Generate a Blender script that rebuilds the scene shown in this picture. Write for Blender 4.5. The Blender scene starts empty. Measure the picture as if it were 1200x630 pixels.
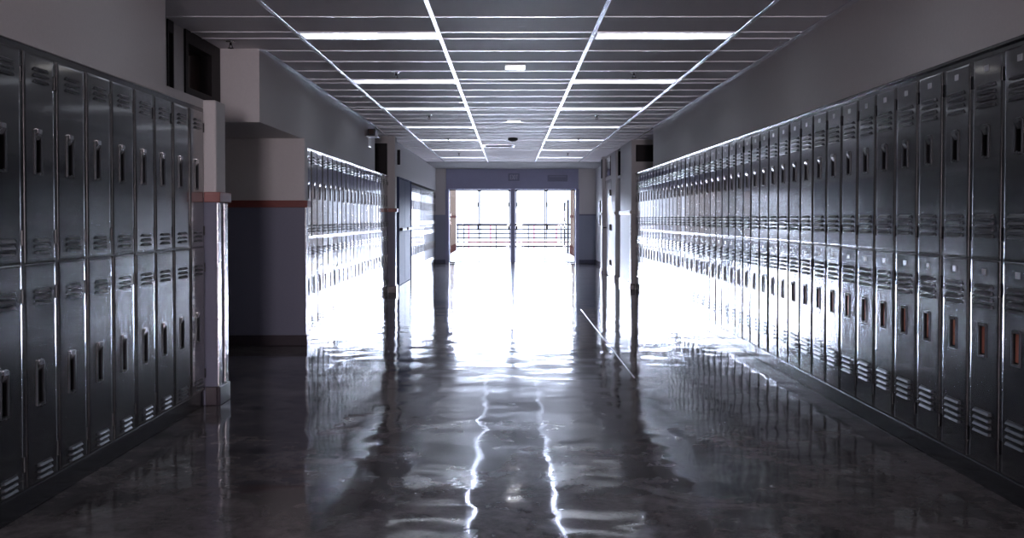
import bpy, bmesh, math, random
from mathutils import Vector, Matrix
random.seed(7)
R = math.radians
S = bpy.context.scene
COL = S.collection

# ------------------------------------------------------------------ camera, sky, light, exposure
cam_d = bpy.data.cameras.new('camera'); cam = bpy.data.objects.new('camera', cam_d); COL.objects.link(cam)
cam.location = (0, 0, 1.2)
cam.rotation_euler = (R(90 - 1.33), 0, 0)
cam_d.sensor_width = 36; cam_d.lens = 36.12
cam_d.shift_x = 0.0025; cam_d.shift_y = -0.0262
cam_d.clip_end = 400
S.camera = cam

W = bpy.data.worlds.new('sky'); S.world = W; W.use_nodes = True
bg = W.node_tree.nodes['Background']
bg.inputs['Color'].default_value = (0.71, 0.775, 1.0, 1)
_nt = W.node_tree
_tc = _nt.nodes.new('ShaderNodeTexCoord'); _sx = _nt.nodes.new('ShaderNodeSeparateXYZ')
_nt.links.new(_tc.outputs['Generated'], _sx.inputs[0])
def _ramp(src, a, b, c, d):
    r = _nt.nodes.new('ShaderNodeMapRange'); r.interpolation_type = 'SMOOTHSTEP'
    for k_, v_ in zip(('From Min', 'From Max', 'To Min', 'To Max'), (a, b, c, d)): r.inputs[k_].default_value = v_
    _nt.links.new(src, r.inputs['Value']); return r.outputs['Result']
def _math(op, a, b=None):
    r = _nt.nodes.new('ShaderNodeMath'); r.operation = op
    for k_, v_ in enumerate((a, b)):
        if v_ is None: continue
        if isinstance(v_, float): r.inputs[k_].default_value = v_
        else: _nt.links.new(v_, r.inputs[k_])
    return r.outputs[0]
SKY, GLOW = 2.4, 200.0          # pale hazy sky, and the bright haze around the low sun
_g = _math('MULTIPLY', _ramp(_sx.outputs['Z'], 0.026, 0.078, 0.0, 1.0), _ramp(_sx.outputs['Z'], 0.22, 0.42, 1.0, 0.0))
_g = _math('MULTIPLY', _g, _ramp(_math('ABSOLUTE', _sx.outputs['X']), 0.25, 0.6, 1.0, 0.0))
_g = _math('MULTIPLY', _g, _ramp(_sx.outputs['Y'], 0.0, 0.3, 0.0, 1.0))
_nt.links.new(_math('ADD', _math('MULTIPLY', _g, GLOW), SKY), bg.inputs['Strength'])

def area(name, loc, rot, sx, sy, power, color=(1, 1, 1), portal=False):
    l = bpy.data.lights.new(name, 'AREA'); l.shape = 'RECTANGLE'; l.size = sx; l.size_y = sy
    l.energy = power; l.color = color
    if portal: l.cycles.is_portal = True
    o = bpy.data.objects.new(name, l); COL.objects.link(o); o.location = loc; o.rotation_euler = rot
    return o
# daylight through the doorway at the corridor's end (sampling portal) and from the door at the other end
area('end_doorway_portal', (0.08, 27.42, 0.99), (R(-90), 0, 0), 3.5, 1.97, 1, portal=True)
area('rear_door_daylight', (0.35, -8.9, 1.25), (R(90), 0, 0), 0.9, 1.3, 300, (0.97, 0.83, 0.90))

S.view_settings.view_transform = 'Standard'
S.view_settings.look = 'None'
S.view_settings.exposure = 0.45
S.view_settings.gamma = 1
S.view_settings.use_curve_mapping = False
try:
    S.cycles.use_denoising = True
    S.cycles.max_bounces = 12; S.cycles.diffuse_bounces = 6; S.cycles.glossy_bounces = 6
    S.cycles.transparent_max_bounces = 16
    S.cycles.sample_clamp_indirect = 60
    S.cycles.caustics_reflective = True
except Exception:
    pass

# ------------------------------------------------------------------ materials
def mat(name, col, rough=0.5, metal=0.0, bump=0.0, scale=20.0, detail=5, stretch=(1, 1, 1), var=0.0, rvar=0.0, spec=0.5, coat=0.0, emit=None, es=0.0, bdist=0.02):
    m = bpy.data.materials.new(name); m.use_nodes = True
    nt = m.node_tree; p = nt.nodes['Principled BSDF']
    p.inputs['Base Color'].default_value = (*col, 1)
    p.inputs['Roughness'].default_value = rough
    p.inputs['Metallic'].default_value = metal
    p.inputs['Specular IOR Level'].default_value = spec
    p.inputs['Coat Weight'].default_value = coat
    p.inputs['Coat Roughness'].default_value = 0.08
    if emit:
        p.inputs['Emission Color'].default_value = (*emit, 1); p.inputs['Emission Strength'].default_value = es
    tc = nt.nodes.new('ShaderNodeTexCoord'); mp = nt.nodes.new('ShaderNodeMapping')
    mp.inputs['Scale'].default_value = stretch
    nt.links.new(tc.outputs['Object'], mp.inputs['Vector'])
    nz = nt.nodes.new('ShaderNodeTexNoise'); nz.inputs['Scale'].default_value = scale; nz.inputs['Detail'].default_value = detail
    nt.links.new(mp.outputs['Vector'], nz.inputs['Vector'])
    if var:
        mx = nt.nodes.new('ShaderNodeMix'); mx.data_type = 'RGBA'
        mx.inputs[6].default_value = (*[c * (1 - var) for c in col], 1)
        mx.inputs[7].default_value = (*[min(1, c * (1 + var)) for c in col], 1)
        nt.links.new(nz.outputs['Fac'], mx.inputs[0]); nt.links.new(mx.outputs[2], p.inputs['Base Color'])
    if rvar:
        mr = nt.nodes.new('ShaderNodeMapRange')
        mr.inputs['From Min'].default_value = 0.3; mr.inputs['From Max'].default_value = 0.7
        mr.inputs['To Min'].default_value = max(0.02, rough - rvar); mr.inputs['To Max'].default_value = rough + rvar
        nt.links.new(nz.outputs['Fac'], mr.inputs['Value']); nt.links.new(mr.outputs['Result'], p.inputs['Roughness'])
    if bump:
        b = nt.nodes.new('ShaderNodeBump'); b.inputs['Strength'].default_value = bump; b.inputs['Distance'].default_value = bdist
        nt.links.new(nz.outputs['Fac'], b.inputs['Height']); nt.links.new(b.outputs['Normal'], p.inputs['Normal'])
    return m

M = {}
M['paint'] = mat('grey_wall_paint', (0.64, 0.625, 0.62), 0.5, bump=0.05, scale=60, var=0.06, bdist=0.003)
M['lower_paint'] = mat('slate_lower_wall_paint', (0.17, 0.18, 0.25), 0.4, bump=0.1, scale=60, var=0.06, bdist=0.004)
M['blue_paint'] = mat('blue_grey_door_frame_paint', (0.30, 0.32, 0.48), 0.4, var=0.05, scale=8)  # base colour lightened to include the flare around the bright end doorway
M['rail'] = mat('red_brown_rail_wood', (0.22, 0.055, 0.045), 0.35, var=0.3, scale=12, stretch=(1, 1, 12), bump=0.1, bdist=0.003)
M['end_lower'] = mat('blue_grey_end_wall_paint', (0.27, 0.31, 0.41), 0.4, var=0.05)
M['end_base'] = mat('slate_end_base', (0.10, 0.12, 0.19), 0.5)
M['base'] = mat('dark_vinyl_base', (0.035, 0.025, 0.035), 0.35, var=0.1)
M['tile'] = mat('ceiling_tile', (0.86, 0.83, 0.90), 0.54, bump=0.4, scale=140, var=0.2, bdist=0.004, spec=0.42)
M['drywall'] = mat('plain_ceiling_drywall', (0.36, 0.35, 0.35), 0.7, var=0.05)
M['tbar'] = mat('white_grid_metal', (0.80, 0.82, 0.88), 0.23, metal=0.9, var=0.03)
M['crossbar'] = mat('white_painted_cross_bar', (0.80, 0.81, 0.86), 0.36, metal=0.6)
M['locker'] = mat('charcoal_locker_enamel', (0.016, 0.018, 0.021), 0.26, bump=0.16, scale=3.0, detail=1, stretch=(1, 1, 0.15), var=0.2, rvar=0.05, spec=0.9, coat=0.8, bdist=0.012)
M['body'] = mat('dark_locker_frame_enamel', (0.022, 0.024, 0.028), 0.22, var=0.1, spec=0.6)
M['vent'] = mat('locker_louver_enamel', (0.042, 0.048, 0.056), 0.28, var=0.1, spec=0.6)
M['steel'] = mat('brushed_steel', (0.6, 0.6, 0.62), 0.25, metal=1.0, var=0.05, rvar=0.05)
M['black'] = mat('black_plastic', (0.012, 0.011, 0.012), 0.4)
M['copper'] = mat('orange_latch_enamel', (0.72, 0.27, 0.18), 0.4, var=0.15)
M['white'] = mat('white_enamel', (0.8, 0.8, 0.82), 0.3)
M['plate'] = mat('aluminium_number_plate', (0.62, 0.63, 0.66), 0.35, metal=0.6)
M['ink'] = mat('black_number_ink', (0.03, 0.03, 0.03), 0.5)
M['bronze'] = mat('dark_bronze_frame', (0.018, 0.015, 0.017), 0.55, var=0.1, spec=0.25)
M['brownglass'] = mat('dark_brown_room_glass', (0.06, 0.035, 0.03), 0.12, spec=0.6)
M['blue_door'] = mat('dark_blue_door_enamel', (0.055, 0.075, 0.16), 0.65, var=0.05, spec=0.2)
M['cream'] = mat('cream_door_enamel', (0.62, 0.60, 0.58), 0.25, var=0.04)
M['beige'] = mat('beige_stucco', (0.12, 0.088, 0.068), 1.0, spec=0.0, bump=0.3, scale=50, var=0.1)
M['brown'] = mat('brown_stucco_band', (0.05, 0.022, 0.018), 0.8, spec=0.0, var=0.1)
M['concrete'] = mat('pale_concrete', (0.62, 0.62, 0.61), 0.8, var=0.1, scale=4)
M['ground'] = mat('pale_ground', (0.6, 0.6, 0.58), 0.9, var=0.1, scale=0.5)
M['iron'] = mat('black_iron_railing', (0.008, 0.007, 0.010), 0.7, spec=0.15)
M['red'] = mat('red_pipe_enamel', (0.75, 0.03, 0.10), 0.35)
M['lens'] = mat('acrylic_light_lens', (0.8, 0.82, 0.86), 0.25, emit=(0.82, 0.88, 1.0), es=1.35)
M['signface'] = mat('unlit_exit_sign_face', (0.19, 0.21, 0.31), 0.4)
M['signtext'] = mat('exit_sign_letters', (0.42, 0.45, 0.58), 0.4)
M['wall_back'] = M['paint']

def glass_mat():
    m = bpy.data.materials.new('clear_window_glass'); m.use_nodes = True
    nt = m.node_tree; nt.nodes.clear()
    o = nt.nodes.new('ShaderNodeOutputMaterial'); mx = nt.nodes.new('ShaderNodeMixShader')
    t = nt.nodes.new('ShaderNodeBsdfTransparent'); g = nt.nodes.new('ShaderNodeBsdfGlossy')
    t.inputs['Color'].default_value = (0.96, 0.98, 0.98, 1); g.inputs['Roughness'].default_value = 0.02
    f = nt.nodes.new('ShaderNodeFresnel'); f.inputs['IOR'].default_value = 1.45
    nt.links.new(f.outputs[0], mx.inputs[0]); nt.links.new(t.outputs[0], mx.inputs[1]); nt.links.new(g.outputs[0], mx.inputs[2])
    nt.links.new(mx.outputs[0], o.inputs['Surface'])
    return m
M['glass'] = glass_mat()

def floor_mat():
    m = bpy.data.materials.new('polished_dark_floor'); m.use_nodes = True
    nt = m.node_tree; p = nt.nodes['Principled BSDF']; L = nt.links.new; N = nt.nodes.new
    tc = N('ShaderNodeTexCoord')
    def noise(scale, stretch, detail=6, rough=0.55, dist=0.0):
        mp = N('ShaderNodeMapping'); mp.inputs['Scale'].default_value = stretch
        L(tc.outputs['Object'], mp.inputs['Vector'])
        n = N('ShaderNodeTexNoise'); n.inputs['Scale'].default_value = scale; n.inputs['Detail'].default_value = detail
        n.inputs['Roughness'].default_value = rough; n.inputs['Distortion'].default_value = dist
        L(mp.outputs['Vector'], n.inputs['Vector']); return n
    def rng(src, a, b, c, d):
        r = N('ShaderNodeMapRange'); r.inputs['From Min'].default_value = a; r.inputs['From Max'].default_value = b
        r.inputs['To Min'].default_value = c; r.inputs['To Max'].default_value = d
        L(src, r.inputs['Value']); return r.outputs['Result']
    blot = noise(1.6, (1, 1, 1), 9, 0.65, 0.6)
    cr = N('ShaderNodeValToRGB')
    cr.color_ramp.elements[0].position = 0.42; cr.color_ramp.elements[0].color = (0.045, 0.042, 0.043, 1)
    cr.color_ramp.elements[1].position = 0.66; cr.color_ramp.elements[1].color = (0.24, 0.215, 0.215, 1)
    spk = noise(9.0, (1, 1, 1), 8, 0.75, 0.3)
    mixb = N('ShaderNodeMath'); mixb.operation = 'MULTIPLY_ADD'; mixb.inputs[1].default_value = 0.45
    half = N('ShaderNodeMath'); half.operation = 'MULTIPLY'; half.inputs[1].default_value = 0.60
    L(spk.outputs['Fac'], mixb.inputs[0]); L(blot.outputs['Fac'], half.inputs[0]); L(half.outputs[0], mixb.inputs[2])
    L(mixb.outputs[0], cr.inputs['Fac']); L(cr.outputs['Color'], p.inputs['Base Color'])
    wax = noise(0.9, (0.7, 1.5, 1), 8, 0.7, 1.2)
    L(rng(wax.outputs['Fac'], 0.35, 0.70, 0.05, 0.11), p.inputs['Roughness'])
    p.inputs['Specular IOR Level'].default_value = 0.5
    wob = noise(3.0, (1, 1, 1), 1, 0.4, 0.2)
    fine = noise(40, (1, 1, 1), 4)
    b1 = N('ShaderNodeBump'); b1.inputs['Strength'].default_value = 0.16; b1.inputs['Distance'].default_value = 0.03
    L(wob.outputs['Fac'], b1.inputs['Height'])
    b2 = N('ShaderNodeBump'); b2.inputs['Strength'].default_value = 0.03; b2.inputs['Distance'].default_value = 0.003
    L(fine.outputs['Fac'], b2.inputs['Height']); L(b1.outputs['Normal'], b2.inputs['Normal'])
    L(b2.outputs['Normal'], p.inputs['Normal'])
    return m
M['floor'] = floor_mat()

# ------------------------------------------------------------------ mesh helpers
class MB:
    def __init__(s): s.bm = bmesh.new()
    def box(s, x0, x1, y0, y1, z0, z1, bev=0.0, seg=2):
        x0, x1 = min(x0, x1), max(x0, x1); y0, y1 = min(y0, y1), max(y0, y1); z0, z1 = min(z0, z1), max(z0, z1)
        r = bmesh.ops.create_cube(s.bm, size=1.0, matrix=Matrix.Translation(((x0+x1)/2, (y0+y1)/2, (z0+z1)/2)) @ Matrix.Diagonal((x1-x0, y1-y0, z1-z0, 1)))
        if bev:
            es = list({e for v in r['verts'] for e in v.link_edges})
            bmesh.ops.bevel(s.bm, geom=es, offset=bev, segments=seg, profile=0.5, affect='EDGES')
        return s
    def poly(s, prof, axis, a, b):
        """extrude a closed 2D profile along an axis ('x','y' or 'z') from a to b"""
        def P(u, v, t): return {'x': (t, u, v), 'y': (u, t, v), 'z': (u, v, t)}[axis]
        va = [s.bm.verts.new(P(u, v, a)) for u, v in prof]; vb = [s.bm.verts.new(P(u, v, b)) for u, v in prof]
        n = len(prof)
        for i in range(n): s.bm.faces.new((va[i], va[(i+1) % n], vb[(i+1) % n], vb[i]))
        s.bm.faces.new(va); s.bm.faces.new(vb[::-1]); return s
    def cyl(s, p0, p1, r, seg=12, r2=None):
        p0 = Vector(p0); p1 = Vector(p1); d = p1 - p0
        rot = d.to_track_quat('Z', 'Y').to_matrix().to_4x4()
        bmesh.ops.create_cone(s.bm, cap_ends=True, segments=seg, radius1=r, radius2=r if r2 is None else r2, depth=d.length,
                              matrix=Matrix.Translation((p0+p1)/2) @ rot); return s
    def lathe(s, prof, seg=20, c=(0, 0, 0)):
        rings = []
        for r, z in prof:
            rings.append([s.bm.verts.new((c[0]+r*math.cos(2*math.pi*i/seg), c[1]+r*math.sin(2*math.pi*i/seg), c[2]+z)) for i in range(seg)])
        for a, b in zip(rings, rings[1:]):
            for i in range(seg): s.bm.faces.new((a[i], a[(i+1) % seg], b[(i+1) % seg], b[i]))
        s.bm.faces.new(rings[0][::-1]); s.bm.faces.new(rings[-1]); return s
    def build(s, name, m, parent=None, smooth=False):
        bmesh.ops.recalc_face_normals(s.bm, faces=s.bm.faces[:])
        me = bpy.data.meshes.new(name); s.bm.to_mesh(me); s.bm.free()
        me.materials.append(m)
        if smooth:
            for f in me.polygons: f.use_smooth = True
        o = bpy.data.objects.new(name, me); COL.objects.link(o)
        if parent: o.parent = parent
        return o

def struct(o): o['kind'] = 'structure'; return o
def thing(name, label, cat, loc=(0, 0, 0), rz=0, group=None):
    o = bpy.data.objects.new(name, None); COL.objects.link(o); o.location = loc; o.rotation_euler = (0, 0, rz)
    o.empty_display_size = 0.1
    o['label'] = label; o['category'] = cat
    if group: o['group'] = group
    return o
def tag(o, label, cat, group=None):
    o['label'] = label; o['category'] = cat
    if group: o['group'] = group
    return o
def copy_tree(o, parent=None):
    c = o.copy(); COL.objects.link(c)
    if parent: c.parent = parent
    for ch in o.children: copy_tree(ch, c)
    return c

# ------------------------------------------------------------------ dimensions
XL, XR = -1.95, 2.11          # locker fronts
RL, RR = -2.27, 2.45          # recessed wall planes
CZ = 2.52                     # ceiling
YB = -9.0                     # rear end of the corridor
YE = 27.3                     # end wall with the glazed doors
HL, HM, HR = 1.90, 1.88, 1.95 # top of lockers: near left, middle left, right

# ------------------------------------------------------------------ floor, ground, terrace
struct(MB().box(-3.2, 2.7, YB, YE + 0.2, -0.10, 0).build('floor', M['floor']))
struct(MB().box(-2.6, 2.6, YE + 0.2, 39.6, -0.15, -0.005).build('terrace_floor', M['concrete']))
struct(MB().box(-120, 120, 39.7, 200, -3.4, -3.0).build('ground', M['ground']))

# ------------------------------------------------------------------ ceiling
SLOT, PANEL, PER, S0 = 0.262, 0.553, 2.474, 7.31
YG = 24.07                    # the grid stops here
RUN = (-1.516, -0.503, 0.600, 1.615)
lines = []
k = -7
while True:
    y = S0 + k * PER
    for d in (0, SLOT, SLOT + PANEL, SLOT + 2*PANEL, SLOT + 3*PANEL):
        if YB < y + d < YG: lines.append(y + d)
    if y > YG: break
    k += 1
mb = MB()
xs = [-2.95] + list(RUN) + [RR]
ys = [YB] + lines + [YG]
for xa, xb in zip(xs, xs[1:]):
    for ya, yb in zip(ys, ys[1:]):
        mb.box(xa + 0.006, xb - 0.006, ya + 0.006, yb - 0.006, CZ, CZ + 0.02)
mb.box(-3.0, 2.6, YB - 0.1, YG, CZ + 0.021, CZ + 0.06)
struct(mb.build('ceiling', M['tile']))
struct(MB().box(-2.6, 2.6, YG, YE + 0.2, CZ - 0.01, CZ + 0.06).build('ceiling_end', M['drywall']))
n = 1
for x in RUN:
    struct(MB().box(x - 0.015, x + 0.015, YB, YG, CZ - 0.009, CZ + 0.004, 0.0015, 1).build('trim_%d' % n, M['tbar'])); n += 1
mb = MB()
for y in lines: mb.box(-2.27, RR, y - 0.0075, y + 0.0075, CZ - 0.006, CZ + 0.004)
struct(mb.build('trim_%d' % n, M['crossbar'])); n += 1
def trim(mb, m):
    global n
    o = struct(mb.build('trim_%d' % n, m)); n += 1; return o
# wall angles where the ceiling meets the soffits
trim(MB().box(XL, XL + 0.045, YB, 5.85, CZ - 0.008, CZ + 0.002), M['tbar'])
trim(MB().box(XL, XL + 0.045, 8.04, 14.9, CZ - 0.008, CZ + 0.002), M['tbar'])
trim(MB().box(XL, XL + 0.02, 14.9, YG, CZ - 0.008, CZ + 0.002), M['tbar'])
trim(MB().box(XR - 0.045, XR, YB, 15.1, CZ - 0.008, CZ + 0.002), M['tbar'])
trim(MB().box(XR - 0.03, XR, 15.1, YG, CZ - 0.008, CZ + 0.002), M['tbar'])

# ------------------------------------------------------------------ left wall
mb = MB()
mb.box(RL - 0.13, RL, YB, 6.83, 0, CZ)
mb.box(RL - 0.13, RL, 6.95, 7.19, 0, CZ)
mb.box(RL - 0.13, RL, 6.83, 6.95, 0, 1.2)
mb.box(RL, XL, YB, 5.85, HL + 0.002, CZ)                # soffit above the near lockers
mb.box(RL, XL - 0.004, 5.85, 6.577, HL + 0.002, 1.955)  # low cap above the last lockers
mb.box(RL, -1.875, 6.580, 6.80, 1.33, 1.955, 0.012, 2)      # partition end
mb.box(RL, XL - 0.003, YB, 3.195, 0, HL)               # flush wall before the lockers begin
struct(mb.build('wall_left_near', M['paint']))
mb = MB()
mb.box(-3.08, -2.95, 7.9, 9.75, 0, CZ)                  # back of the alcove
mb.box(-2.95, RL, 8.06, 8.16, 0, 1.95)
mb.box(-2.95, XL, 8.04, 9.66, 1.95, CZ)                 # header over the alcove
mb.box(-3.08, -1.92, 9.66, 9.80, 1.33, 1.955, 0.008, 1); mb.box(-3.08, XL, 9.66, 9.80, 1.955, CZ)     # wall facing the camera
mb.box(RL - 0.13, RL, 9.8, 19.0, 0, CZ)
mb.box(RL, XL, 9.8, 14.9, HM + 0.004, CZ)               # soffit above the middle lockers
mb.box(RL, -1.835, 16.53, 16.75, 1.33, CZ, 0.01, 1)
mb.box(RL, XL, 16.75, YE, 1.93, CZ)
mb.box(RL - 0.13, RL, 19.0, YE, 0, CZ)
struct(mb.build('wall_left_middle', M['paint']))
mb = MB()
mb.box(RL, -1.877, 6.582, 6.798, 0, 1.33)
mb.box(-2.95, -1.922, 9.662, 9.80, 0, 1.33)
mb.box(RL, -1.838, 16.53, 16.75, 0, 1.33)
struct(mb.build('wall_left_lower', M['lower_paint']))
# dark bronze panel at the far end of the recess above the lockers
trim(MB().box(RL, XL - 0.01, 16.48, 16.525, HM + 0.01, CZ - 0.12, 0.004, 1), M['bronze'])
# ------------------------------------------------------------------ right wall
mb = MB()
mb.box(RR, RR + 0.13, YB, YE, 0, CZ)
mb.box(XR, RR, YB, 15.1, HR + 0.002, CZ)
mb.box(XR + 0.003, RR, YB, 3.485, 0, HR)
mb.box(2.045, RR, 17.27, 18.96, 0, CZ, 0.01, 1)
mb.box(2.06, RR, 20.0, 20.80, 0, CZ, 0.01, 1)
mb.box(2.06, RR, 20.8, 22.1, 2.0, CZ)
mb.box(1.99, RR, 22.1, 22.36, 0, CZ, 0.01, 1)
struct(mb.build('wall_right', M['paint']))
struct(MB().box(2.29, RR, 22.36, YE, 0, CZ).build('wall_right_far', M['paint']))
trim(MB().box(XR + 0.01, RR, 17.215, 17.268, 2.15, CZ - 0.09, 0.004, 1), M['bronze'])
# ------------------------------------------------------------------ rear wall (behind the camera) with a daylit doorway
mb = MB()
mb.box(-2.4, -0.15, YB - 0.15, YB, 0, CZ); mb.box(0.85, 2.6, YB - 0.15, YB, 0, CZ); mb.box(-0.15, 0.85, YB - 0.15, YB, 2.05, CZ)
struct(mb.build('wall_rear', M['paint']))
# ------------------------------------------------------------------ end wall with the glazed doors
DX0, DX1, DH = -1.68, 1.83, 1.97
mb = MB()
mb.box(-2.4, DX0, YE, YE + 0.2, 1.29, CZ); mb.box(DX1, 2.6, YE, YE + 0.2, 1.29, CZ)
struct(mb.build('wall_end', M['paint']))
mb = MB()
mb.box(-2.4, DX0, YE - 0.004, YE + 0.2, 0, 1.29); mb.box(DX1, 2.6, YE - 0.004, YE + 0.2, 0, 1.29)
struct(mb.build('wall_end_lower', M['end_lower']))
mb = MB()
mb.box(DX0, DX1, YE - 0.03, YE + 0.2, DH, CZ - 0.012, 0.006, 1)
struct(mb.build('wall_end_header', M['blue_paint']))
mb = MB()
mb.box(DX0 - 0.02, DX0 + 0.075, YE - 0.035, YE + 0.12, 0, DH); mb.box(DX1 - 0.075, DX1 + 0.02, YE - 0.035, YE + 0.12, 0, DH)
mb.box(0.025, 0.155, YE - 0.035, YE + 0.12, 0, DH, 0.006, 1)
trim(mb, M['blue_paint'])
trim(MB().box(DX1 + 0.02, 2.29, YE - 0.02, YE, 1.27, 1.31), M['lower_paint'])
# baseboards
def baseb(nm, *bx):
    mb = MB()
    for b in bx: mb.box(*b, 0.004, 1)
    return struct(mb.build('baseboard_' + nm, M['base']))
baseb('left', (-2.95, -1.905, 9.645, 9.66, 0, 0.10), (-1.922, -1.905, 9.66, 9.80, 0, 0.10), (-2.95, -2.935, 8.16, 9.645, 0, 0.10),
      (-1.875, -1.855, 6.57, 6.81, 0, 0.12), (-1.95, -1.875, 6.565, 6.58, 0, 0.12), (-1.95, -1.815, 16.51, 16.53, 0, 0.11), (-1.835, -1.815, 16.53, 16.76, 0, 0.11))
baseb('right', (2.025, 2.11, 17.25, 17.27, 0, 0.1), (2.025, 2.045, 17.27, 18.96, 0, 0.1), (2.04, 2.06, 20.0, 20.75, 0, 0.1), (1.97, 1.99, 22.1, 22.36, 0, 0.1), (2.27, 2.29, 22.36, YE, 0, 0.1))
M['base_wall'] = M['base']; M['base'] = M['end_base']
baseb('end', (-1.95, DX0 - 0.02, YE - 0.02, YE - 0.004, 0, 0.1), (DX1 + 0.02, 2.27, YE - 0.02, YE - 0.004, 0, 0.1))
M['base'] = M['base_wall']
# chair rails
mb = MB()
mb.box(-1.95, -1.852, 6.555, 6.58, 1.302, 1.368, 0.004, 1); mb.box(-1.875, -1.845, 6.555, 6.825, 1.302, 1.368, 0.004, 1)
trim(mb, M['rail'])
mb = MB()
mb.box(-2.95, -1.895, 9.636, 9.662, 1.302, 1.368, 0.004, 1); mb.box(-1.92, -1.895, 9.662, 9.82, 1.302, 1.368, 0.004, 1); mb.box(-2.95, -2.925, 8.16, 9.636, 1.302, 1.368, 0.004, 1)
trim(mb, M['rail'])
mb = MB(); mb.box(-1.95, -1.81, 16.505, 16.53, 1.30, 1.36, 0.004, 1); mb.box(-1.835, -1.81, 16.505, 16.775, 1.30, 1.36, 0.004, 1)
trim(mb, M['rail'])
mb = MB(); mb.box(2.02, 2.11, 17.245, 17.27, 1.27, 1.33, 0.004, 1); mb.box(2.02, 2.045, 17.245, 18.975, 1.27, 1.33, 0.004, 1)
mb.box(2.035, 2.06, 19.99, 20.76, 1.27, 1.33, 0.004, 1); mb.box(1.965, 2.0, 22.08, 22.38, 1.27, 1.33, 0.004, 1)
trim(mb, M['cream'])
# steel corner guards
trim(MB().box(-1.876, -1.866, 6.579, 6.655, 0.12, 1.30, 0.0045, 3).box(-1.876, -1.866, 6.735, 6.81, 0.12, 1.30, 0.0045, 3), M['steel'])
trim(MB().box(-1.925, -1.912, 9.658, 9.70, 0.10, 1.30, 0.005, 3), M['steel'])
trim(MB().box(2.035, 2.046, 17.262, 17.32, 0.10, 1.27, 0.005, 3), M['steel'])
# locker plinths and top trims
def plinth(x0, x1, y0, y1): return trim(MB().box(x0, x1, y0, y1, 0, 0.098, 0.006, 2), M['body'])
plinth(RL + 0.005, XL - 0.012, 3.20, 6.575); plinth(RL + 0.005, XL - 0.004, 9.805, 16.505); plinth(XR + 0.008, RR - 0.005, 3.49, 17.21)
plinth(RL + 0.005, XL - 0.004, 20.45, 27.25)
trim(MB().box(XL - 0.01, XL + 0.012, 9.805, 16.505, HM - 0.016, HM + 0.003, 0.003, 1), M['steel'])
trim(MB().box(XR - 0.012, XR + 0.01, 3.49, 17.21, HR - 0.014, HR + 0.002, 0.003, 1), M['body'])
# pale seam strip in the floor
trim(MB().box(0.935, 0.947, 7.7, 13.5, -0.001, 0.0012), M['plate'])

# ------------------------------------------------------------------ doors of rooms along the corridor
def part(mb, name, m, parent, smooth=False): return mb.build(name, m, parent, smooth)
d = struct(MB().box(RL - 0.09, RL - 0.05, 7.25, 7.99, 0.005, 2.05, 0.004, 1).build('door_1', M['rail']))
part(MB().box(RL - 0.13, RL + 0.015, 7.19, 7.25, 0, CZ).box(RL - 0.13, RL + 0.015, 7.99, 8.04, 0, CZ).box(RL - 0.13, RL + 0.015, 7.25, 7.99, 2.05, 2.12).box(RL - 0.13, RL + 0.015, 7.25, 7.99, 2.43, CZ)
     .box(RL - 0.10, RL + 0.015, 7.81, 7.99, 2.12, 2.43), 'frame', M['bronze'], d)
part(MB().box(RL - 0.08, RL - 0.072, 7.25, 7.81, 2.12, 2.43), 'transom_pane', M['brownglass'], d)
part(MB().cyl((RL - 0.05, 7.33, 1.02), (RL + 0.0, 7.33, 1.02), 0.012).cyl((RL + 0.0, 7.325, 1.02), (RL + 0.0, 7.45, 1.02), 0.009), 'lever_handle', M['steel'], d)
w = struct(MB().box(RL - 0.13, RL + 0.01, 6.83, 6.85, 1.2, CZ).box(RL - 0.13, RL + 0.01, 6.93, 6.95, 1.2, CZ).box(RL - 0.13, RL + 0.01, 6.85, 6.93, 1.2, 1.24).box(RL - 0.13, RL + 0.01, 6.85, 6.93, 2.44, CZ).build('window_1', M['bronze']))
part(MB().box(RL - 0.08, RL - 0.07, 6.85, 6.93, 1.24, 2.44), 'pane', M['brownglass'], w)
# dark blue double door further along the left side
d = struct(MB().box(XL - 0.05, XL - 0.005, 18.16, 19.22, 0.005, 1.90, 0.004, 1).box(XL - 0.05, XL - 0.005, 19.235, 20.33, 0.005, 1.90, 0.004, 1).build('door_2', M['blue_door']))
part(MB().box(RL, XL + 0.01, 18.08, 18.155, 0, 1.93).box(RL, XL + 0.01, 20.335, 20.42, 0, 1.93).box(RL, XL + 0.01, 18.155, 20.335, 1.905, 1.93), 'frame', M['blue_door'], d)
part(MB().box(XL - 0.005, XL + 0.05, 18.3, 19.1, 0.98, 1.03, 0.006, 1), 'push_bar', M['black'], d)
part(MB().box(XL - 0.005, XL + 0.05, 19.35, 20.2, 0.98, 1.03, 0.006, 1), 'push_bar', M['black'], d)
# right side, recessed doorway
d = struct(MB().box(2.32, 2.36, 19.0, 19.96, 0.005, 1.96, 0.004, 1).build('door_3', M['cream']))
part(MB().box(2.29, RR, 18.96, 19.0, 0, 1.98).box(2.29, RR, 19.96, 20.0, 0, 1.98), 'frame', M['bronze'], d)
part(MB().box(2.10, RR, 18.96, 20.0, 1.965, 2.02), 'door_head', M['white'], d)
part(MB().box(2.32, 2.33, 18.97, 19.99, 2.03, CZ - 0.04), 'transom_pane', M['brownglass'], d)
part(MB().box(2.11, 2.32, 19.94, 19.995, 2.02, CZ - 0.02), 'transom_jamb', M['bronze'], d)
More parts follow.
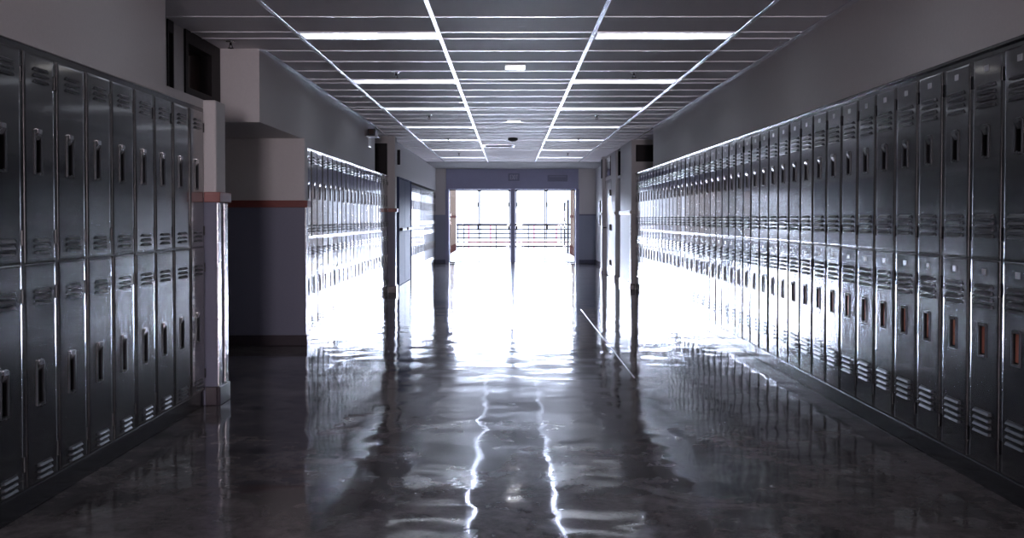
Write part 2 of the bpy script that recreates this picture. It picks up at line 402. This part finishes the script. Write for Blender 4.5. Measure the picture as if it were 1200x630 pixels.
# right side, flush cream door with dark hinges
d = struct(MB().box(2.068, 2.10, 20.83, 22.05, 0.01, 1.94, 0.004, 1).build('door_4', M['cream']))
part(MB().box(2.062, RR, 20.80, 20.825, 0, 2.0).box(2.062, RR, 22.055, 22.10, 0, 2.0).box(2.062, RR, 20.8, 22.1, 1.945, 2.0), 'frame', M['cream'], d)
for z in (1.72, 1.02, 0.30): part(MB().box(2.02, 2.07, 20.80, 20.86, z - 0.06, z + 0.06, 0.006, 1), 'hinge', M['black'], d)
part(MB().cyl((2.068, 21.9, 1.0), (2.00, 21.9, 1.0), 0.012).box(1.99, 2.012, 21.78, 21.92, 0.985, 1.012, 0.006, 1), 'lever_handle', M['black'], d)
part(MB().box(1.985, 2.0, 22.1, 22.34, 2.06, CZ - 0.05, 0.004, 1), 'transom_panel', M['bronze'], d)
part(MB().box(2.045, 2.062, 20.9, 22.0, 2.07, CZ - 0.05, 0.004, 1), 'transom_pane', M['brownglass'], d)

# ------------------------------------------------------------------ glazed end doors (four leaves)
def leaf(num, x0, x1, lock):
    y = YE + 0.03
    mb = MB(); t = 0.024
    mb.box(x0, x0 + t, y, y + 0.04, 0.01, DH - 0.005); mb.box(x1 - t, x1, y, y + 0.04, 0.01, DH - 0.005)
    mb.box(x0 + t, x1 - t, y, y + 0.04, DH - 0.03, DH - 0.005); mb.box(x0 + t, x1 - t, y, y + 0.04, 0.01, 0.05)
    o = struct(mb.build('door_%d' % num, M['bronze']))
    part(MB().box(x0 + t, x1 - t, y + 0.016, y + 0.022, 0.05, DH - 0.03), 'glass_pane', M['glass'], o)
    xm = x1 if lock > 0 else x0
    part(MB().box(xm - 0.055 if lock > 0 else xm, xm if lock > 0 else xm + 0.055, y - 0.05, y, 0.89, 1.01, 0.008, 2), 'push_latch', M['bronze'], o)
    part(MB().box(xm - 0.05, xm + 0.05, y - 0.05, y, DH - 0.055, DH - 0.01, 0.006, 1), 'door_closer', M['bronze'], o)
    part(MB().cyl((xm - lock*0.03, y - 0.02, 1.5), (xm - lock*0.03, y - 0.02, 1.62), 0.014), 'pull_handle', M['bronze'], o)
leaf(5, -1.60, -0.80, 1); leaf(6, -0.785, 0.018, 1); leaf(7, 0.162, 0.955, -1); leaf(8, 0.97, 1.75, -1)

# ------------------------------------------------------------------ outside: breezeway walls, railing, red pipe rail
mb = MB(); mb.box(-2.25, -2.02, YE + 0.2, 38.8, 0, 3.0)
struct(mb.build('wall_outside_left', M['beige']))
mb = MB(); mb.box(2.06, 2.3, YE + 0.2, 34.8, 0, 3.0)
struct(mb.build('wall_outside_right', M['beige']))
trim(MB().box(-2.02, -2.0, YE + 0.2, 38.8, 1.22, 1.30).box(-2.03, -2.0, YE + 0.2, 38.81, 0, 0.25), M['brown'])
trim(MB().box(2.04, 2.06, YE + 0.2, 34.8, 1.22, 1.30).box(2.03, 2.06, YE + 0.2, 34.82, 0, 0.3), M['brown'])

rl = thing('guard_railing', 'black horizontal-bar guard railing outside the glass doors', 'railing', (0, 39.2, 0))
for x in (-1.98, -1.73, -0.50, 0.72, 1.98, 2.2): part(MB().box(x - 0.02, x + 0.02, -0.02, 0.02, 0.0, 0.93), 'post', M['iron'], rl)
part(MB().box(-2.02, 2.4, -0.03, 0.03, 0.915, 0.99, 0.01, 2), 'top_rail', M['iron'], rl)
for z in (0.78, 0.62, 0.46, 0.30): part(MB().box(-2.02, 2.4, -0.015, 0.015, z - 0.021, z + 0.021, 0.004, 1), 'bar', M['iron'], rl)
part(MB().box(-2.02, 2.4, -0.02, 0.02, 0.09, 0.16, 0.006, 1), 'bottom_rail', M['iron'], rl)
rd = thing('pipe_railing', 'thin red pipe railing seen behind the black railing', 'railing', (0, 42.0, -3.0))
part(MB().box(-3, 3, -0.1, 0.6, 2.4, 2.95), 'curb', M['concrete'], rd)
for x in (-1.67, -0.77, 1.01, 1.92): part(MB().cyl((x, 0, 2.95), (x, 0, 3.93), 0.026), 'post', M['red'], rd)
part(MB().cyl((-1.67, 0, 3.22), (1.92, 0, 3.22), 0.022), 'lower_pipe', M['red'], rd)
part(MB().cyl((-1.9, 0, 3.943), (2.1, 0, 3.943), 0.02), 'upper_pipe', M['red'], rd)
gt = thing('gate', 'open dark-framed glass gate standing outside the right-hand doors', 'gate', (2.0, 35.0, 0))
part(MB().box(-0.03, 0.03, 0, 0.06, 0, 1.83).box(-0.03, 0.03, 2.2, 2.26, 0, 1.83).box(-0.03, 0.03, 0.06, 2.2, 1.76, 1.83).box(-0.03, 0.03, 0.06, 2.2, 0, 0.1).box(-0.03, 0.03, 0.06, 2.2, 0.9, 0.95), 'gate_frame', M['iron'], gt)
part(MB().box(-0.004, 0.004, 0.06, 2.2, 0.1, 1.76), 'pane', M['glass'], gt)

# ------------------------------------------------------------------ lockers
def locker_proto(name, w, h, nl, vents, vent_h, vent_w, vx, hz, hh, hw, hx, plate_z, latch, rnd, detail=True):
    """local: x across, front at y = 0 looking to -y, z up from the locker's base.  hz = centre of the handle pocket."""
    root = thing(name, '', 'locker')
    b = MB(); t = 0.012
    b.box(-w/2, -w/2 + t, 0.008, 0.29, 0, h); b.box(w/2 - t, w/2, 0.008, 0.29, 0, h)
    b.box(-w/2 + t, w/2 - t, 0.008, 0.29, 0, t); b.box(-w/2 + t, w/2 - t, 0.008, 0.29, h - t, h)
    b.box(-w/2 + t, w/2 - t, 0.275, 0.29, t, h - t)
    b.box(-w/2, -w/2 + 0.02, 0.006, 0.02, 0, h); b.box(w/2 - 0.02, w/2, 0.006, 0.02, 0, h)
    b.box(-w/2 + 0.02, w/2 - 0.02, 0.006, 0.02, 0, 0.02); b.box(-w/2 + 0.02, w/2 - 0.02, 0.006, 0.02, h - 0.02 - rnd, h)
    part(b, 'body', M['body'], root)
    # door: a pan with the pocket hole left open
    x0, x1, z0, z1 = -w/2 + 0.030, w/2 - 0.030, 0.018, h - 0.014 - rnd
    bm = bmesh.new()
    gx = [x0, hx - hw/2, hx + hw/2, x1]; gz = [z0, hz - hh/2, hz + hh/2, z1]
    V = [[bm.verts.new((x, 0, z)) for x in gx] for z in gz]
    for i in range(3):
        for j in range(3):
            if (i, j) != (1, 1): bm.faces.new((V[i][j], V[i][j+1], V[i+1][j+1], V[i+1][j]))
    outer = [e for e in bm.edges if e.is_boundary and not all(gx[1] - 1e-4 <= v.co.x <= gx[2] + 1e-4 and gz[1] - 1e-4 <= v.co.z <= gz[2] + 1e-4 for v in e.verts)]
    # rounded edge, then the return
    c = 0.0
    cur = outer
    for dx, dy in ((0.0045, 0.00045), (0.0050, 0.0009), (0.0020, 0.0014), (0.0016, 0.0032), (0.0002, 0.008)):
        r = bmesh.ops.extrude_edge_only(bm, edges=cur)
        cur = [g for g in r['geom'] if isinstance(g, bmesh.types.BMEdge)]
        for v in [g for g in r['geom'] if isinstance(g, bmesh.types.BMVert)]:
            cx = 1 if v.co.x > (x0+x1)/2 + (x1-x0)*0.49 else (-1 if v.co.x < (x0+x1)/2 - (x1-x0)*0.49 else 0)
            cz = 1 if v.co.z > (z0+z1)/2 + (z1-z0)*0.495 else (-1 if v.co.z < (z0+z1)/2 - (z1-z0)*0.495 else 0)
            v.co += Vector((dx*cx, dy, dz*cz if False else dx*cz))
    m_ = MB(); m_.bm.free(); m_.bm = bm
    door = m_.build('door', M['locker'], root)
    # handle pocket: bezel and recessed cup
    p = MB(); e = 0.008
    a0, a1, c0, c1 = hx - hw/2, hx + hw/2, hz - hh/2, hz + hh/2
    p.box(a0 - e, a0, -0.006, 0.004, c0 - e, c1 + e, 0.002, 1); p.box(a1, a1 + e, -0.006, 0.004, c0 - e, c1 + e, 0.002, 1)
    p.box(a0, a1, -0.006, 0.004, c0 - e, c0, 0.002, 1); p.box(a0, a1, -0.008, 0.004, c1, c1 + e*1.6, 0.002, 1)
    pk = part(p, 'handle_bezel', M['vent'] if nl == 4 else M['vent'], door)
    p = MB()
    p.box(a0 - 0.002, a0, 0.0, 0.032, c0, c1); p.box(a1, a1 + 0.002, 0.0, 0.032, c0, c1); p.box(a0, a1, 0.0, 0.032, c0 - 0.002, c0)
    p.box(a0, a1, 0.0, 0.032, c1, c1 + 0.002); p.box(a0 - 0.002, a1 + 0.002, 0.032, 0.034, c0 - 0.002, c1 + 0.002)
    part(p, 'handle_recess', M['black'], door)
    lt = MB()
    if latch == 'orange':
        lt.box(a0 + 0.002, a0 + hw*0.62, 0.008, 0.03, c0 + 0.006, c1 - 0.004, 0.004, 2)
        part(lt, 'latch', M['copper'], door)
    else:
        lt.poly([(0.004, c1 - 0.03), (-0.010, c1 - 0.004), (-0.010, c1 + 0.014), (0.0, c1 + 0.018), (0.02, c1 + 0.004)], 'x', hx - hw*0.36, hx + hw*0.36)
        part(MB().cyl((hx, -0.009, c0 - 0.004), (hx, -0.004, c0 - 0.004), 0.007, 10), 'button', M['vent'], door)
        part(lt, 'latch', M['steel'] if latch == 'steel' else M['vent'], door)
    for vz in vents:
        v = MB(); st = vent_h / nl
        for i in range(nl):
            zc = vz + (i - (nl - 1)/2) * st
            hgt = st * 0.62; dep = 0.013
            # hooded louver with tapered ends
            n_ = 6
            pts = [(-vent_w/2, 0.0), (-vent_w/2 + 0.008, 1.0), (vent_w/2 - 0.008, 1.0), (vent_w/2, 0.0)]
            rows = []
            for ux, f in pts:
                rows.append([v.bm.verts.new((vx + ux, 0.0005 - dep*f*0.05, zc - hgt/2)), v.bm.verts.new((vx + ux, -dep*f - 0.0005, zc - hgt/2 + 0.001)),
                             v.bm.verts.new((vx + ux, -dep*0.62*f - 0.0005, zc + hgt*0.15)), v.bm.verts.new((vx + ux, 0.0004, zc + hgt/2))])
            for r0, r1 in zip(rows, rows[1:]):
                for q in range(3): v.bm.faces.new((r0[q], r0[q+1], r1[q+1], r1[q]))
                v.bm.faces.new((r0[3], r0[0], r1[0], r1[3]))
        bmesh.ops.remove_doubles(v.bm, verts=v.bm.verts[:], dist=0.00005)
        part(v, 'louvers', M['vent'], door)
    if plate_z:
        v = MB(); v.box(vx - 0.020, vx + 0.020, -0.003, 0.0, plate_z - 0.014, plate_z + 0.014, 0.0012, 1)
        part(v, 'number_plate', M['plate'], door)
    if rnd is not None:
        for z in (h*0.12, h*0.86): part(MB().cyl((w/2 - 0.012, 0.001, z - 0.03), (w/2 - 0.012, 0.001, z + 0.03), 0.005, 8), 'hinge', M['body'], root)
    return root

WORDS = ['zeroth','first','second','third','fourth','fifth','sixth','seventh','eighth','ninth','tenth','eleventh','twelfth','thirteenth','fourteenth','fifteenth','sixteenth','seventeenth','eighteenth','nineteenth']
def ordinal(k):
    if k < 20: return WORDS[k]
    t, u = divmod(k, 10)
    if u == 0: return {2: 'twentieth', 3: 'thirtieth', 4: 'fortieth'}[t]
    return {2: 'twenty', 3: 'thirty', 4: 'forty'}[t] + '-' + WORDS[u]

def bank(up, lo, w, x, rz, y_start, count, base, split, phrase, group, skip=0):
    for i in range(count):
        y = y_start + (i + 0.5) * w
        for proto, z, lv in ((up, split, 'upper'), (lo, base, 'lower')):
            o = copy_tree(proto); o.location = (x, y, z); o.rotation_euler = (0, 0, rz)
            c = i + 1 - skip
            if c >= 1: o['label'] = '%s grey steel locker, %s column %s' % (lv, ordinal(c), phrase)
            else: o['label'] = '%s grey steel locker outside the picture, column %s before the %s' % (lv, WORDS[1 - c], phrase.split('in the ')[1] + ' enters view')
            o['group'] = group
            for ch in o.children:
                if ch.name.startswith('door'):
                    ch.rotation_euler = (R(random.gauss(0, 0.10)), 0, R(random.gauss(0, 0.4)))
def drop(o):
    for ch in list(o.children): drop(ch)
    bpy.data.objects.remove(o)

# right bank: number plate, four louvers, narrow pocket
wR = 0.305; sR = 1.018; bR = 0.10
upR = locker_proto('locker', wR, HR - sR, 4, (0.725, 0.148), 0.118, 0.165, -0.005, 0.520, 0.125, 0.058, -0.012, 0.845, 'grey', 0.035)
loR = locker_proto('locker', wR, sR - bR, 4, (0.755, 0.195), 0.118, 0.165, -0.005, 0.555, 0.130, 0.058, -0.012, 0.862, 'orange', 0.0)
bank(upR, loR, wR, XR, R(-90), 4.10 - 2*wR, 45, bR, sR, "from the picture's right edge in the right bank", 'lockers of the right bank', 2)
# near left bank: three louvers, tall pocket with a bright catch
wL = 0.3068; sL = 1.015
upL = locker_proto('locker', wL, HL - sL, 3, (0.775, 0.070), 0.075, 0.125, 0.01, 0.455, 0.165, 0.052, -0.018, 0, 'steel', 0.025)
loL = locker_proto('locker', wL, sL - 0.10, 3, (0.775, 0.055), 0.075, 0.125, 0.01, 0.415, 0.165, 0.052, -0.018, 0, 'steel', 0.0)
bank(upL, loL, wL, XL, R(90), 6.577 - 11*wL, 11, 0.10, sL, "from the picture's left edge in the near left bank", 'lockers of the near left bank', 2)
# middle and far left banks
sM = 1.01; wM = 0.3035
upM = locker_proto('locker', wM, HM - sM, 3, (0.765, 0.090), 0.085, 0.14, 0.005, 0.46, 0.15, 0.052, -0.018, 0, 'grey', 0.02)
loM = locker_proto('locker', wM, sM - 0.10, 3, (0.780, 0.085), 0.085, 0.14, 0.005, 0.43, 0.15, 0.052, -0.018, 0, 'grey', 0.0)
bank(upM, loM, wM, XL, R(90), 9.83, 22, 0.10, sM, "from the near end of the middle left bank", 'lockers of the middle left bank')
bank(upM, loM, wM, XL, R(90), 20.47, 22, 0.10, sM, "from the blue door in the far left bank", 'lockers of the far left bank')
for o in (upR, loR, upL, loL, upM, loM): drop(o)

# ------------------------------------------------------------------ ceiling lights
def light_proto():
    t = thing('ceiling_light', '', 'light')
    L_ = 0.98
    part(MB().box(-L_/2, L_/2, -0.131, -0.118, -0.008, 0.0).box(-L_/2, L_/2, 0.118, 0.131, -0.008, 0.0).box(-L_/2, -L_/2 + 0.012, -0.118, 0.118, -0.008, 0).box(L_/2 - 0.012, L_/2, -0.118, 0.118, -0.008, 0), 'frame', M['tbar'], t)
    part(MB().box(-L_/2 + 0.012, L_/2 - 0.012, -0.118, 0.118, -0.005, 0.0), 'diffuser', M['lens'], t)
    return t
lp = light_proto()
rows = [S0 + SLOT/2 + k*PER for k in range(-6, 7)]
for i, y in enumerate(rows):
    for x, side in (((RUN[0] + RUN[1])/2, 'left'), ((RUN[2] + RUN[3])/2, 'right')):
        if y > YG - 0.2: continue
        o = copy_tree(lp); o.location = (x, y, CZ - 0.001)
        if i >= 6: o['label'] = 'slim white ceiling light strip, %s from the camera in the %s row' % (ordinal(i - 5), side)
        else: o['label'] = 'slim white ceiling light strip outside the picture, %s behind the first of the %s row' % (ordinal(6 - i), side)
        o['group'] = 'ceiling light strips'
drop(lp)
# small lit plates in the middle bay
for i, (x, y, lb) in enumerate(((0.05, 8.95, 'small bright white plate light in the middle ceiling bay, nearer the camera'), (0.06, 13.9, 'small bright white plate light in the middle ceiling bay, farther away'))):
    t = thing('emergency_light', lb, 'light', (x, y, CZ), 0, 'small plate lights in the middle bay')
    part(MB().box(-0.09, 0.09, -0.125, 0.125, -0.014, 0.0, 0.004, 1), 'housing', M['white'], t)
    part(MB().box(-0.082, 0.082, -0.117, 0.117, -0.017, -0.013), 'lens', mat('lit_plate_lens', (0.9, 0.9, 0.9), 0.3, emit=(1, 0.97, 0.95), es=1.6), t)
# vent
t = thing('ceiling_vent', 'white louvered air vent plate in the ceiling near the glass doors', 'vent', (-0.20, 18.7, CZ))
part(MB().box(-0.29, 0.29, -0.31, -0.26, -0.012, 0).box(-0.29, 0.29, 0.26, 0.31, -0.012, 0).box(-0.29, -0.24, -0.26, 0.26, -0.012, 0).box(0.24, 0.29, -0.26, 0.26, -0.012, 0), 'frame', M['tbar'], t)
part(MB().box(-0.24, 0.24, -0.26, 0.26, -0.002, 0), 'backing', M['white'], t)
for i in range(7):
    y = -0.24 + i*0.08
    part(MB().poly([(y - 0.035, -0.010), (y + 0.02, -0.002), (y + 0.024, -0.004), (y - 0.031, -0.012)], 'x', -0.24, 0.24), 'slat', M['tbar'], t)
# smoke detector
t = thing('smoke_detector', 'dark round smoke detector hanging from the middle of the ceiling', 'smoke detector', (0.055, 16.9, CZ))
part(MB().lathe([(0.055, 0.0), (0.08, -0.004), (0.085, -0.03), (0.07, -0.045), (0.045, -0.058), (0.02, -0.062)], 24), 'housing', M['black'], t, True)
part(MB().lathe([(0.018, -0.061), (0.02, -0.068), (0.012, -0.076)], 16), 'lens', M['white'], t, True)
# sprinklers
sp = thing('sprinkler', '', 'sprinkler')
part(MB().lathe([(0.034, 0.0), (0.036, -0.003), (0.02, -0.008), (0.012, -0.01)], 18), 'escutcheon', M['steel'], sp, True)
part(MB().cyl((0, 0, -0.008), (0, 0, -0.03), 0.009).cyl((0.008, 0, -0.028), (0.013, 0, -0.05), 0.003, 6).cyl((-0.008, 0, -0.028), (-0.013, 0, -0.05), 0.003, 6), 'body', M['bronze'], sp)
part(MB().lathe([(0.022, -0.050), (0.023, -0.053), (0.005, -0.056)], 14), 'deflector', M['bronze'], sp)
for i, (x, y, lb) in enumerate([(-2.08, 7.7, 'small sprinkler head in the ceiling beside the dark transom window'),
        (-1.025, 9.32, 'sprinkler head in the left ceiling bay nearest the camera'), (1.126, 9.32, 'sprinkler head in the right ceiling bay nearest the camera'),
        (-1.03, 13.2, 'second sprinkler head from the camera in the left ceiling bay'), (1.12, 13.2, 'second sprinkler head from the camera in the right ceiling bay'),
        (-1.01, 17.0, 'third sprinkler head from the camera in the left ceiling bay'), (1.14, 17.0, 'third sprinkler head from the camera in the right ceiling bay'),
        (-1.02, 20.8, 'sprinkler head in the left ceiling bay farthest from the camera'), (1.18, 20.8, 'sprinkler head in the right ceiling bay farthest from the camera')]):
    o = copy_tree(sp); o.location = (x, y, CZ); o['label'] = lb; o['group'] = 'ceiling sprinklers'
drop(sp)
# security camera on the left soffit
t = thing('security_camera', 'black security camera on a bracket on the upper left wall', 'camera', (XL, 14.1, 2.36))
part(MB().box(0, 0.012, 0.10, 0.36, -0.17, 0.09, 0.004, 1), 'wall_plate', M['white'], t)
part(MB().cyl((0.01, 0.2, 0.04), (0.09, 0.12, 0.05), 0.014), 'arm', M['white'], t)
part(MB().box(0.02, 0.13, -0.12, 0.17, -0.035, 0.055, 0.012, 2), 'housing', M['black'], t)
part(MB().cyl((0.075, -0.118, 0.01), (0.075, -0.14, 0.01), 0.034, 18), 'lens', M['brownglass'], t)
part(MB().box(0.0, 0.15, -0.14, 0.19, -0.052, -0.042, 0.003, 1), 'shelf', M['white'], t)
# projecting sign plate past the left pilaster
t = thing('wall_sign', 'thin dark sign plate projecting from the upper left wall beyond the pilaster', 'sign', (XL, 17.9, 2.26))
part(MB().box(0.0, 0.02, -0.012, 0.012, -0.13, 0.13, 0.002, 1), 'bracket', M['bronze'], t)
part(MB().box(0.02, 0.05, -0.008, 0.008, -0.13, 0.13, 0.002, 1), 'plate', M['bronze'], t)
# dark box near the right far corner
t = thing('extinguisher_cabinet', 'narrow dark wall box on the right wall near the end doors', 'cabinet', (2.29, 25.6, 1.02))
part(MB().box(-0.06, 0.0, -0.2, 0.2, 0, 0.62, 0.006, 1), 'box', M['bronze'], t)
part(MB().box(-0.066, -0.06, -0.17, 0.17, 0.04, 0.58, 0.003, 1), 'door', M['lower_paint'], t)
# EXIT sign and plate on the header
t = thing('exit_sign', 'unlit grey-blue EXIT sign on the header above the glass doors', 'sign', (0.12, YE - 0.03, 2.29))
part(MB().box(-0.15, 0.15, -0.045, 0, -0.1, 0.1, 0.006, 1), 'housing', M['signface'], t)
def letters():
    mb = MB(); h, s = 0.12, 0.016; z0 = -h/2
    def B(x0, x1, a, b): mb.box(x0, x1, -0.048, -0.044, z0 + a, z0 + b)
    x = -0.105
    B(x, x + s, 0, h); B(x + s, x + 0.048, 0, s); B(x + s, x + 0.042, h/2 - s/2, h/2 + s/2); B(x + s, x + 0.048, h - s, h)
    x = -0.045
    for sg in (1, -1):
        a = (x + 0.0, z0) if sg > 0 else (x + 0.052, z0)
        b = (x + 0.052, z0 + h) if sg > 0 else (x + 0.0, z0 + h)
        o = s*0.55
        mb.poly([(a[0] - o, a[1]), (a[0] + o, a[1]), (b[0] + o, b[1]), (b[0] - o, b[1])], 'y', -0.048 - 0.0004*sg, -0.044)
    x = 0.022; B(x, x + s, 0, h)
    x = 0.05; B(x, x + 0.056, h - s, h); B(x + 0.028 - s/2, x + 0.028 + s/2, 0, h - s)
    return mb
part(letters(), 'lettering', M['signtext'], t)
t = thing('header_plate', 'faint flat blue-grey plate on the header right of the EXIT sign', 'plate', (1.28, YE - 0.03, 2.26))
part(MB().box(-0.27, 0.27, -0.012, 0, -0.085, 0.085, 0.004, 1), 'panel', M['signface'], t)
part(MB().box(-0.22, 0.22, -0.016, -0.012, 0.035, 0.05), 'raised_line', M['blue_paint'], t)
